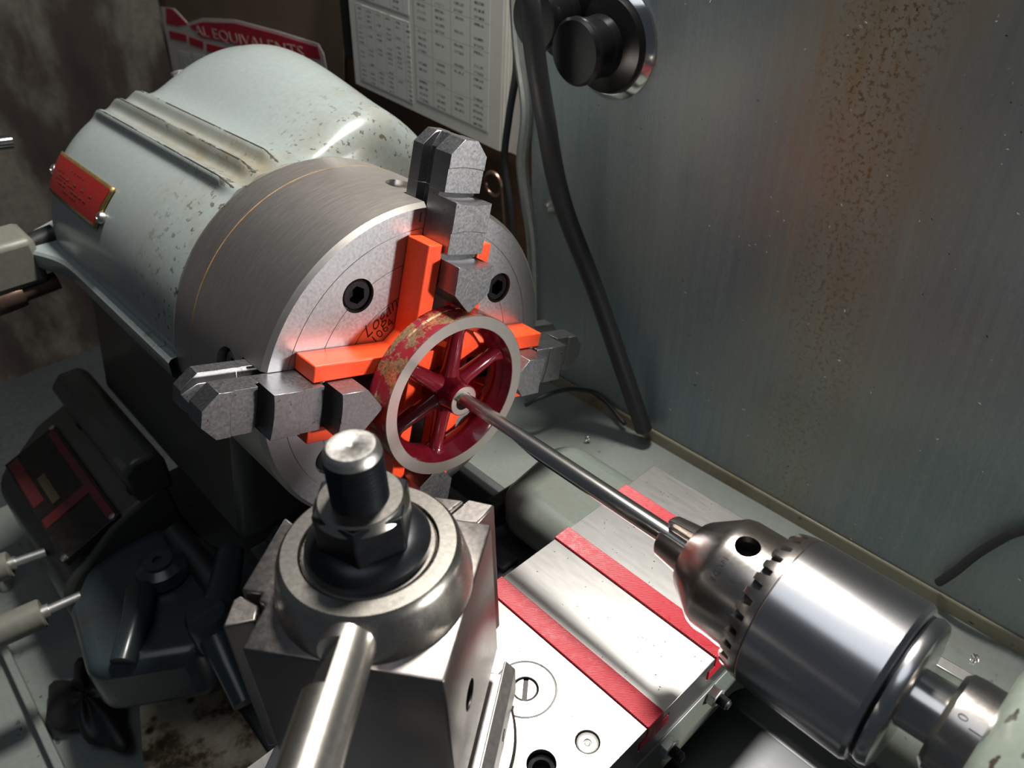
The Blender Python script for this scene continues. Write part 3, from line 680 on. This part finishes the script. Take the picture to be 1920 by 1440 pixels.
# jaws
st = [(103.0, 3.3, 9.5, 0), (97, 9.4, 9.5, 0), (92.3, 9.4, 9.5, -.8), (92.2, 9.4, 9.05, -.8), (82, 9.4, 9.05, .2), (82, 9.4, 6.2, .2), (79.2, 9.4, 5.6, .6), (79.6, 9.4, 17.3, .8), (68.8, 9.4, 17.3, -.8), (68.7, 9.4, 16.8, -.8), (59, 9.4, 16.8, .2), (59, 9.4, 13.4, .2), (55.6, 9.4, 13.0, .6), (55.9, 9.4, 25.3, .9), (45.2, 9.4, 25.3, 0), (37.4, 0.7, 25.3, 0)]
def jaw(d):
    v = d.cross(X3); g = G(); NV = 8; rows = []
    for (r, hw, xt, dr) in st:
        idx = []
        for k in range(NV + 1):
            s_ = -1 + 2 * k / NV
            idx.append(len(g.v)); g.v.append(d * (r + dr * s_ * s_ - 0) + v * (hw * s_) + X3 * xt)
        rows.append(idx)
    secs = []
    for i, (r, hw, xt, dr) in enumerate(st):
        n_ = 4.0 if hw > 5 else 1.5 if hw > 2 else 0.3
        ids = []
        for s_ in (1, -1):
            for (q, xx) in ((hw, -0.5), (hw - n_, -0.5 - n_ * .2), (hw - n_, -7.5), (hw, -8.2), (hw, -14.5)):
                ids.append(len(g.v)); g.v.append(d * (r + (dr if abs(q) > 9 else 0)) + v * (q * s_) + X3 * xx)
        secs.append(ids)
    for i in range(len(st) - 1):
        a, b = rows[i], rows[i + 1]
        for k in range(NV): g.f.append((a[k], b[k], b[k + 1], a[k + 1]))
        A1, B1 = secs[i], secs[i + 1]
        for o_, top in ((0, NV), (5, 0)):
            ca = [a[top]] + A1[o_:o_ + 5]; cb = [b[top]] + B1[o_:o_ + 5]
            for k in range(5): g.f.append((ca[k], cb[k], cb[k + 1], ca[k + 1]))
        g.f.append((A1[4], B1[4], B1[9], A1[9]))
    for i in (0, len(st) - 1): g.f.append(tuple(rows[i]) + tuple(secs[i][0:5]) + tuple(secs[i][9:4:-1]))
    return g
for d in dirs: put(jaw(d), 'jaw', MT['jaw'], ck, smooth=22, bevel=0.35, bseg=2)
# stamped mark and lettering
def face_text(s_, y, z, ang, size, name, shear=0, sx=1.0):
    a = math.radians(ang); u_ = Vector((0, math.cos(a), math.sin(a))); v_ = Vector((0, -math.sin(a), math.cos(a)))
    return put(text_g(s_, size, frame((0.06, y, z), u_, v_), 0.14, shear, sx=sx), name, MT['ink'], body, smooth=0)
face_text('Logan', -15.6, 33.2, 27, 8.2, 'lettering', 0.45)
face_text('1064', -15.2, 27.0, 27, 5.6, 'lettering', 0.0, 1.15)
d = dirs[0]; v = d.cross(X3)
c = d * 70 - v * -13.5
face_text('1', at(788, 408, 'x', 0).y, at(788, 408, 'x', 0).z, -17.5, 6.5, 'jaw_number')

# ------------------------------------------------------------------ orange spacer
sp = G(); out = []
ring = []
A1, A2, LEN, CH = 9.75, 16.8, 62.5, 10.2
pts = []
for k in range(4):
    d = dirs[k]; v = d.cross(X3)     # turn from this jaw to the next
    def q(r, s_): p = d * r + v * s_; return (p.y, p.z)
    # slot of jaw k, then arm on the far side, then the inner corner to the next jaw's arm
    pts += [q(LEN, -A2), q(LEN, -A1), q(16, -A1), q(16, A1), q(LEN, A1), q(LEN, A2), q(A2 + 5, A2), q(A2, A2 + 5)]
spo = put(G().prism(pts, 0.0, 14.0, Matrix(((0, 0, 1, 0), (1, 0, 0, 0), (0, 1, 0, 0), (0, 0, 0, 1)))), 'jaw_spacer', MT['orange'], bevel=0.5)
tag(spo, 'orange printed plastic spacer straddling the chuck jaws behind the wheel', 'spacer')

# ------------------------------------------------------------------ flywheel
wy, wz = 0.6, -1.0
XW = 27.7
fw = thing('flywheel', (XW - 10, wy, wz - 37.4), 'maroon six-spoked cast flywheel with a bright machined rim', 'flywheel')
mW = frame((0, wy, wz), (1, 0, 0), (0, 1, 0))
put(G().lathe([(XW - .1, 37.4), (XW - 8, 37.4), (XW - 8.6, 37.0), (XW - 9.2, 37.4), (14.3, 37.3), (14.2, 31), (14.5, 28.8)], mW, 128), 'rim', MT['rim'], fw, label='bronze rim edge with maroon overspray')
put(G().lathe([(14.3, 29.0), (16, 28.0), (19, 27.9), (21, 28.6), (23.5, 30.6), (XW - .6, 31.6), (XW - .1, 31.9)], mW, 128), 'rim_inner', MT['maroon'], fw)
put(G().lathe([(XW - .2, 37.42), (XW, 37.2), (XW, 32.0), (XW - .2, 31.8)], mW, 128), 'rim_face', MT['facecut'], fw, label='bright freshly turned rim face')
put(G().lathe([(13.5, 4.2), (13.5, 8.8), (20, 8.8), (23, 8.2), (26, 7.3), (31.3, 7.0), (31.3, 4.2)], mW, 64), 'hub', MT['maroon'], fw)
put(G().lathe([(14, 4.15), (31.6, 4.15), (31.6, 5.0), (31.5, 6.6), (31.2, 6.8)], mW, 64), 'hub_face', MT['facecut'], fw, label='bright faced hub end')
for k in range(6):
    a = math.radians(12 + 60 * k); d = Vector((0, math.cos(a), math.sin(a))); o_ = Vector((0, wy, wz))
    g = G(); P_ = [o_ + d * r + X3 * 19.5 for r in (5, 9, 11, 20, 27, 28.6, 30)]
    g.tube(P_, [5.0, 4.4, 3.9, 3.5, 3.3, 3.9, 4.8], 20)
    put(g, 'spoke', MT['maroon'], fw, smooth=60)

# ------------------------------------------------------------------ reamer
rm = thing('d_bit_reamer', (90, 0, -4), 'slim bright steel half-round reamer entering the wheel hub', 'reamer')
g = G(); SEG = 40; rad = 3.7
stn = [24.0, 25, 29.6] + [30 + k * 1.0 for k in range(30)] + [60 + k * 1.2 for k in range(20)] + [84, 100, 120, 139, 150]
rows = []
ca = math.radians(-62)      # the flat looks down towards the operator
fn = Vector((0, math.cos(math.radians(238)), math.sin(math.radians(238))))
fb = X3.cross(fn)
for x in stn:
    fcut = 0.25 * rad if x < 66 else (0.25 * rad + (x - 66) / 16 * 0.8 * rad)
    rr = rad * (0.80 if x < 24.4 else 1)
    row = []
    for k in range(SEG):
        a = 2 * pi * k / SEG; c_, s_ = rr * math.cos(a), rr * math.sin(a)
        c_ = min(c_, fcut)
        row.append(len(g.v)); g.v.append(X3 * x + fn * c_ + fb * s_)
    rows.append(row)
for a, b in zip(rows, rows[1:]):
    for k in range(SEG): g.f.append((a[k], b[k], b[(k + 1) % SEG], a[(k + 1) % SEG]))
g.f += [tuple(rows[0]), tuple(rows[-1])]
put(g, 'shank', MT['bright'], rm, smooth=28)

# ------------------------------------------------------------------ drill chuck
dc = thing('drill_chuck', (185, 0, -26), 'polished keyed drill chuck holding the reamer', 'drill chuck')
RS = 25.2
nose = put(G().lathe([(151, 3.8), (151, 11.6), (152, 12.6), (161.5, 19.4), (164, 20.0), (179.5, 20.0), (179.5, 3.8)], mA, 128, closed=True), 'nose', MT['nose'], dc)
KH = [math.radians(a) for a in (97, 217, 337)]
cut(nose, [G().lathe([(12, 0), (12, 3.9), (28, 3.9), (28, 0)], frame((169.3, 0, 0), (0, math.cos(a), math.sin(a)), (1, 0, 0)), 32) for a in KH])
for a in KH: put(G().lathe([(12.5, 0), (12.5, 3.85), (17.0, 3.88)], frame((169.3, 0, 0), (0, math.cos(a), math.sin(a)), (1, 0, 0)), 32), 'key_hole_shade', MT['groove'], nose)  # dark cup inside each hole, its depth shade painted as colour
def dj(a):
    d = Vector((0, math.cos(a), math.sin(a))); v = X3.cross(d); g = G(); rows = []
    for (x, ro) in ((139.5, 7.2), (140.2, 7.8), (152, 9.4), (158, 10)):
        row = []
        for k in range(9):
            t_ = -1 + k / 4; an = t_ * 0.72
            row.append(len(g.v)); g.v.append(X3 * x + (d * math.cos(an) + v * math.sin(an)) * ro)
        for (rr, w_) in ((3.4, 2.4), (3.3, 0), (3.4, -2.4)):
            row.append(len(g.v)); g.v.append(X3 * x + d * rr + v * w_)
        rows.append(row)
    n_ = 12
    for A_, B2 in zip(rows, rows[1:]):
        for k in range(n_): g.f.append((A_[k], B2[k], B2[(k + 1) % n_], A_[(k + 1) % n_]))
    g.f += [tuple(rows[0]), tuple(rows[-1])]
    return g
for a in (172, 292, 52): put(dj(math.radians(a)), 'gripping_jaw', MT['nose'], dc, smooth=25, bevel=0.2)
# gear ring: notches cut into a turned ring leave the teeth pointing to the nose
NTH = 30
teeth = put(G().lathe([(176.9, 21.3), (176.9, 23.4), (177.4, 23.8), (181.4, 24.8), (183.3, 24.9), (183.3, 21.3)], mA, 180, closed=True), 'gear_teeth', MT['nose'], dc)
g = G()
for k in range(NTH):
    a0 = 2 * pi * (k + 0.35) / NTH; d = Vector((0, math.cos(a0), math.sin(a0)))
    g.prism([(175.5, -1.75), (181.0, -0.85), (181.0, 0.85), (175.5, 1.75)], 20.4, 27, frame((0, 0, 0), X3, d.cross(X3)))
cut(teeth, [g], 30)
put(G().lathe([(177.0, 19), (177.2, 21.4), (183.2, 21.4), (183.4, 24.6), (183.7, 24.2)], mA, 128), 'gear_ring', MT['groove'], dc)  # near-black ring under the teeth paints the shade of the gaps
put(G().lathe([(183.2, 20), (183.2, RS - .7), (183.9, RS), (216.5, RS + .1), (217.8, RS - .7), (218.2, RS - 1.8), (218.2, 12)], mA, 160), 'sleeve', MT['sleeve'], dc, smooth=14)
put(G().lathe([(217, 12), (217, 22.6), (219.8, 22.6), (219.8, 12)], mA, 128), 'sleeve_recess', MT['oxide'], dc)
put(G().lathe([(219, 12), (219.2, 22.8), (220.6, 23.2), (222.6, 22.6), (223.3, 21), (223.3, 7)], mA, 128), 'rear_flange', MT['sleeve'], dc)
put(G().lathe([(222, 9.2), (238, 8.6), (238, 0)], mA, 64), 'arbor', MT['bright'], dc)
# stamped letters around the nose
def nose_text(s_, x, ang, size):
    """letters wrapped on the nose cylinder, reading around it"""
    g = G()
    for i, ch in enumerate(s_):
        if ch == ' ': continue
        a = math.radians(ang - i * size * 0.80 / 20.0 * 57.3 * -1); d = Vector((0, math.cos(a), math.sin(a))); tdir = X3.cross(d)
        q_ = text_g(ch, size, frame(X3 * x + d * 20.02, tdir, -X3), 0.12); 
        b = len(g.v); g.v += q_.v; g.f += [tuple(b + i_ for i_ in f) for f in q_.f]
    return put(g, 'stamped_letters', MT['oxide2'], nose, smooth=0)
nose_text('MADE', 166.8, 120, 2.8)
nose_text('3', 171.6, 131, 2.8)

# ------------------------------------------------------------------ tailstock
ts = thing('tailstock', (290, 0, -128), 'chipped green tailstock with a steel quill behind the drill chuck', 'tailstock')
q_ = put(G().lathe([(231.5, 9), (231.5, 13.0), (233, 14.6), (236, 15.0), (300, 15.0), (300, 9)], mA, 96), 'quill', MT['nose'], ts)
put(G().lathe([(241, 14.9), (241, 20), (242, 25), (244, 29), (249, 33), (260, 36), (420, 38), (420, 0)], mA, 64), 'barrel_casting', MT['tail'], ts)
put(G().prism([(-30, 8), (30, 8), (36, -60), (50, -120.5), (-50, -120.5), (-36, -60)], 258, 420, Matrix(((0, 0, 1, 0), (1, 0, 0, 0), (0, 1, 0, 0), (0, 0, 0, 1)))), 'foot_casting', MT['tail'], ts, bevel=6, bseg=3)
def quill_text(s_, x, ang, size):
    a = math.radians(ang); d = Vector((0, math.cos(a), math.sin(a)))
    return put(text_g(s_, size, frame(X3 * x + d * 15.03, d.cross(X3), -X3 * -1), 0.12), 'scale_mark', MT['ink'], q_, smooth=0)
quill_text('0', 235.6, 118, 3.6); quill_text('I', 239.3, 124, 5.0)
# swarf curls and a small key on the pan behind
kb = at(1752, 1252, 'z', -85)
o = put(G().box((-7, -3, 0), (13, 3, 5), frame((kb.x, kb.y, -84.8), (1, 0.05, 0), (0, 1, 0))), 'key_bar', MT['alu'], bevel=0.6); tag(o, 'short pale steel bar lying behind the drill chuck arbor', 'bar')

# ------------------------------------------------------------------ compound slide
TC = Vector((107.6, -93.6, 0)); ua = Vector((0.812, 0.584, 0)); ub = Vector((-0.584, 0.812, 0))
mT = frame(TC, ua, ub)
cp = thing('compound_slide', (TC.x, TC.y, -60), 'steel compound slide with a T slot under the tool post', 'compound slide')
put(G().lathe([(-60, 0), (-60, 38), (-53.5, 38), (-52.5, 37), (-52.5, 0)], frame((TC.x, TC.y, 0), (0, 0, 1), (1, 0, 0)), 96), 'swivel_base', MT['ground'], cp)
def bprism(poly, b0, b1): # poly in (a, z), extruded along ub
    return G().prism(poly, b0, b1, Matrix.Translation(TC) @ Matrix(((ua.x, 0, ub.x, 0), (ua.y, 0, ub.y, 0), (0, 1, 0, 0), (0, 0, 0, 1))))
put(bprism([(-34, -54), (-34, -34.2), (22, -34.2), (22, -40), (19.5, -40), (19.5, -46), (32.0, -46), (32.0, -41), (29.6, -41), (29.6, -38.2), (30.2, -37.6), (33.6, -41.5), (33.6, -54)], -78, 25), 'slide_body', MT['ground2'], cp, bevel=0.7)
put(G().lathe([(-0.5, 0), (-0.5, 2), (0.2, 2), (0.2, 0)], frame(TC + ua * 33.6 + ub * 4 + Z3 * -48, ua, Z3), 20), 'screw_hole_shade', MT['groove'], cp)  # flat dark disc, no hole cut: its shade is only colour

# ------------------------------------------------------------------ tool post
tp = thing('tool_post', (TC.x, TC.y, -34), 'quick-change steel tool post with a dovetail block and clamp hub', 'tool post')
H_ = 27.1; ZT, ZB = 26.7, -34.0
mT2 = frame((TC.x, TC.y, 0), ua, ub)
outl = [(-H_, -H_), (H_, -H_), (H_, H_), (12, H_), (16.5, H_ + 8.5), (-8, H_ + 8.5), (-15, H_), (-H_, H_), (-H_, 14), (-H_ - 9, 19), (-H_ - 9, -9.5), (-H_ - 2.6, -9.5), (-H_ - 2.6, -12), (-H_, -13)]
blk = put(G().prism(outl, ZB, ZT, mT2), 'block', MT['block'], tp, bevel=0.9, bseg=2)
cut(blk, [G().lathe([(H_ - 14, 0), (H_ - 14, 4.6), (H_ + 4, 4.6), (H_ + 4, 0)], frame(TC + Z3 * -8 + ub * -8, ua, Z3), 32)])
blk.data.materials.clear(); blk.data.materials.append(MT['block'])
bv = blk.modifiers.new('edge', 'BEVEL'); bv.width = 0.9 * S; bv.segments = 2; bv.limit_method = 'ANGLE'; bv.angle_limit = math.radians(40)
put(G().prism([(-H_ - 2.4, -12.6), (-H_ - 9, -10.2), (-H_ - 10.4, -12), (-H_ - 8.8, -21), (-H_ - 1, -17.5)], ZB, ZT - 1.5, mT2), 'dovetail_gib', MT['block'], tp, bevel=0.6)
put(G().prism([(12.4, H_ + .2), (17.5, H_ + 10), (26, H_ + 9), (22.5, H_ + .2)], ZB, ZT - 1.0, mT2), 'dovetail_gib', MT['block'], tp, bevel=0.6)
mZ = frame((TC.x, TC.y, 0), (0, 0, 1), (1, 0, 0))
hub = put(G().lathe([(ZT, 27.2), (29.5, 27.2), (38.5, 25.2), (40.6, 24.4), (41.5, 23.4), (41.5, 18.9), (38, 18.7), (ZT, 18.7)], mZ, 128, closed=True), 'clamp_hub', MT['satin'], tp)
put(G().lathe([(ZT, 0), (ZT, 18.3), (40.6, 18.3), (41.2, 17.7), (41.2, 0)], mZ, 96), 'inner_sleeve', MT['satin'], tp)
put(G().lathe([(40, 0), (40, 16.6), (43.6, 16.8), (45.4, 15.4), (47, 12.0), (47, 0)], mZ, 96), 'flange_washer', MT['oxide'], tp)
nut = put(G().prism(hexp(13.2, 0.30), 45, 58.6, frame((TC.x, TC.y, 0), (1, 0, 0), (0, 1, 0))), 'hex_nut', MT['oxide'], tp, bevel=0.6)
put(G().lathe([(56.6, 12.4), (58.8, 11.2), (59.2, 10.8), (59.2, 7.2)], mZ, 64), 'nut_face', MT['satin'], nut, label='bare steel chamfered top of the nut')
pr = [(45, 0), (45, 7.4)]
for k in range(18): pr += [(48 + k * 1.4, 7.5), (48.7 + k * 1.4, 6.9)]
put(G().lathe(pr + [(73.6, 7.3)], mZ, 64), 'stud_thread', MT['oxide'], tp)
put(G().lathe([(73.4, 7.35), (75.2, 7.0), (76.2, 6.0), (76.2, 0.9), (75.7, 0)], mZ, 64), 'stud_end', MT['stud'], tp, label='bare turned stud end')
# lever
d = Vector((0.664, -0.747, 0.02)).normalized(); L0 = Vector((TC.x, TC.y, 33.0)) + d * 20
ml = frame(L0, d, Z3)
lv = put(G().lathe([(0, 0), (0, 7.0), (5.2, 7.0), (5.4, 7.0), (120, 7.0), (120, 0)], ml, 64), 'handle', MT['lever'], tp)
cut(lv, [G().box((8.5, 4.0, -12), (21, 12, 12), frame(L0, d, (Z3 * 0.55 + Vector((-0.747, -0.664, 0)) * 0.83)))])

# ------------------------------------------------------------------ gearbox and controls on the left
XP = Matrix(((0, 0, 1, 0), (1, 0, 0, 0), (0, 1, 0, 0), (0, 0, 0, 1)))
gb = thing('gear_box', (-230, -110, -262), 'dark oily gear box with a red decal plate under the headstock', 'gear box')
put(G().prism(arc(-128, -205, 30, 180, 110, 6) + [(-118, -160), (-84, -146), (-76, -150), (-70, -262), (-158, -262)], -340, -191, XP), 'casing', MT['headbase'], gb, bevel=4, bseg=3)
nd = Vector((0, -0.36, 0.93)).normalized(); sl = Vector((0, -0.93, -0.36))
mG = frame((-250, -110, -156), (1, 0, 0), sl * -1)
def gslab(x0, y0, x1, y1, d0, d1): 
    s_ = 1 if (mG.to_3x3() @ Vector((0, 0, 1))).z > 0 else -1
    return G().box((x0, y0, min(d0 * s_, d1 * s_)), (x1, y1, max(d0 * s_, d1 * s_)), mG)
dpl = put(gslab(-70, -40, 57, 2, -3, 2.2), 'decal_plate', MT['decal'], gb, bevel=0.5)
put(gslab(-66, -5, 54, 0, 2.0, 2.7), 'decal_stripe', MT['decalred'], dpl)
put(gslab(10, -38, 20, -5, 2.0, 2.7), 'decal_stripe', MT['decalred'], dpl)
put(gslab(-66, -38, -6, -30, 2.0, 2.7), 'decal_stripe', MT['decalred'], dpl)
put(gslab(-30, -27, 4, -21, 2.0, 2.7), 'decal_patch', MT['decalyel'], dpl)
for (x, y) in ((-68, 0), (55, -2), (54, -38)):
    s_ = 1 if (mG.to_3x3() @ Vector((0, 0, 1))).z > 0 else -1
    put(G().lathe([(1, 2.4), (3.2, 2.2), (3.6, 1), (3.6, 0)], frame(mG @ Vector((x, y, 0)), nd, (1, 0, 0)), 16), 'rivet', MT['alu'], dpl)
for x in (-300, -205): put(G().lathe([(0, 6), (2, 6), (2, 4), (6, 3.6), (6, 0)], frame((x, -92, -149.5), (0, -.2, 1), (1, 0, 0)), 20), 'cap_screw', MT['oxide2'], gb)
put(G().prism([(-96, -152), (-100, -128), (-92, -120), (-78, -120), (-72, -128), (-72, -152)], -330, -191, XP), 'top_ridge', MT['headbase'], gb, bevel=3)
# end cover casting with boss and lever
ec = thing('lever_casting', (-110, -130, -262), 'dark blue-green cast end cover with a round boss and lever', 'casting')
put(G().prism([(-106, -166), (-74, -116), (-92, -90), (-120, -74), (-148, -70), (-176, -78), (-189, -92), (-190, -118), (-184, -140), (-160, -158)], -215, -172, frame((0, 0, 0), (1, 0, 0), (0, 1, 0))), 'cover', MT['darkpaint'], ec, bevel=9, bseg=4, smooth=60)
put(G().lathe([(-170, 16), (-163, 14), (-160, 9), (-158, 8.5), (-158, 3), (-160, 3), (-160, 0)], frame((-143, -106, 0), (0, 0, 1), (1, 0, 0)), 32), 'boss', MT['darkpaint'], ec)
put(G().tube([(-136, -122, -168), (-116, -132, -166), (-98, -148, -172)], [9, 8, 7], 16), 'rib', MT['darkpaint'], ec, smooth=60)
put(G().tube([(-120, -70, -160), (-100, -86, -164), (-81, -103, -166), (-58, -106, -172), (-36, -109, -182)], [8, 9, 11, 8, 7], 18), 'lever_arm', MT['darkpaint'], ec, smooth=60)
put(G().lathe([(-175, 12), (-156, 12), (-153, 10), (-153, 0)], frame((-81, -103, 0), (0, 0, 1), (1, 0, 0)), 32), 'lever_boss', MT['darkpaint'], ec)
# two grey shift knobs
for (px, py, px2, py2, zz_, lab) in ((105, 1138, -25, 1195, -175, 'grey cylinder knob on a steel shaft beside the lever casting'), (42, 1050, -60, 1085, -185, 'grey cylinder knob on a steel shaft below the decal plate')):
    p = at(px, py, 'z', zz_); q2 = at(px2, py2, 'z', zz_); dv = (q2 - p).normalized()
    t = thing('shift_knob', p, lab, 'knob', 'grey shift knobs on the gear box')
    m = frame(p, dv, Z3)
    put(G().lathe([(-14, 0), (-14, 3.0), (3.5, 3.0), (3.5, 4.2), (8, 4.2), (8, 0)], m, 20), 'shaft', MT['boltzinc'], t)
    put(G().lathe([(7, 0), (7, 8.2), (8, 9), (40, 9), (42, 7), (42, 0)], m, 32), 'knob_body', MT['greyknob'], t)
# lead screw rod, board, rag
t = put(G().tube([(-172, -86, -172), (-60, -86, -172), (300, -86, -172)], 8, 24), 'feed_rod', MT['bed']); tag(t, 'dark oily feed rod running along the front of the bed', 'rod')
o = put(G().prism([tuple(at(*p, 'z', -262)[:2]) for p in ((255, 1236), (372, 1212), (520, 1440), (270, 1460))], -267, -262, frame((0, 0, 0), (1, 0, 0), (0, 1, 0))), 'stained_board', MT['stained'], bevel=0.8); tag(o, 'cream board spotted with dark oil stains in the chip tray', 'board')
g = G()
def lump(a, b):
    th = 2 * pi * a; ph = pi * b; k = 1 + .25 * math.sin(3 * th + 1) * math.sin(ph) + .12 * math.sin(7 * th) 
    return (-166 + 38 * k * math.cos(th) * math.sin(ph), -172 + 20 * k * math.sin(th) * math.sin(ph), -262 + 9 * math.cos(ph) * (1 + .2 * math.sin(5 * th)))
g.grid(lump, 40, 14); o = put(g, 'oily_rag', MT['groove'], weld=True, smooth=80); tag(o, 'black oily rag lying in the chip tray beside the stained board', 'rag')
# lever block, knurled knob and rod at the far left
t = thing('clamp_lever', at(30, 500, 'x', -262), 'grey angular lever handle beside the end of the headstock', 'lever')
p = at(22, 478, 'x', -262)
put(G().box((p.x - 20, p.y - 22, p.z - 17), (p.x + 14, p.y + 12, p.z + 12)), 'block', MT['greyknob'], t, bevel=4, bseg=2)
put(G().tube([p + Vector((0, 10, 2)), p + Vector((0, 26, 4))], 7, 16), 'stem', MT['oxide2'], t)
t = thing('knurled_knob', at(45, 550, 'x', -255), 'browned knurled knob below the grey lever block', 'knob')
p = at(62, 542, 'x', -255); m = frame(p, (0, -1, -0.05), (0, 0, 1))
put(G().lathe([(-14, 5.5), (6, 5.5), (6, 7.5), (9, 8), (22, 8), (24, 7), (24, 0)], m, 40), 'grip', MT['bronzeknob'], t)
p = at(22, 266, 'x', -320)
o = put(G().tube(smooth_path([p, p + Vector((0, -70, 7)), p + Vector((0, -112, 4)), p + Vector((0, -120, -20)), Vector((p.x, p.y - 120, -150)), Vector((p.x, p.y - 120, -230)), Vector((p.x, p.y - 120, -271))], 6), 4.2, 20), 'chrome_rod', MT['chrome']); tag(o, 'bright chrome lever rod whose end shows beside the headstock', 'rod')

def curl(c, r, turns, pitch, ax, label):
    g = G(); u_ = Vector(ax).normalized(); f_ = frame(c, u_, Z3 if abs(u_.z) < .9 else X3)
    g.tube([f_ @ Vector((pitch * t_, r * math.cos(t_ * 2 * pi), r * math.sin(t_ * 2 * pi))) for t_ in [i_ * turns / 40 for i_ in range(41)]], 0.5, 6)
    return tag(put(g, 'swarf_curl', MT['swarf']), label, 'swarf')
p = at(1103, 826, 'z', -140); curl((p.x, p.y, -137.5), 1.6, 2.5, 1.3, (0.3, -1, 0), 'bright curl of swarf on the chip pan beyond the reamer')
p = at(1818, 1238, 'z', -84); curl((p.x, p.y, -82.6), 1.8, 2.2, 1.0, (1, 0.4, 0), 'bright curl of swarf beside the short steel bar')
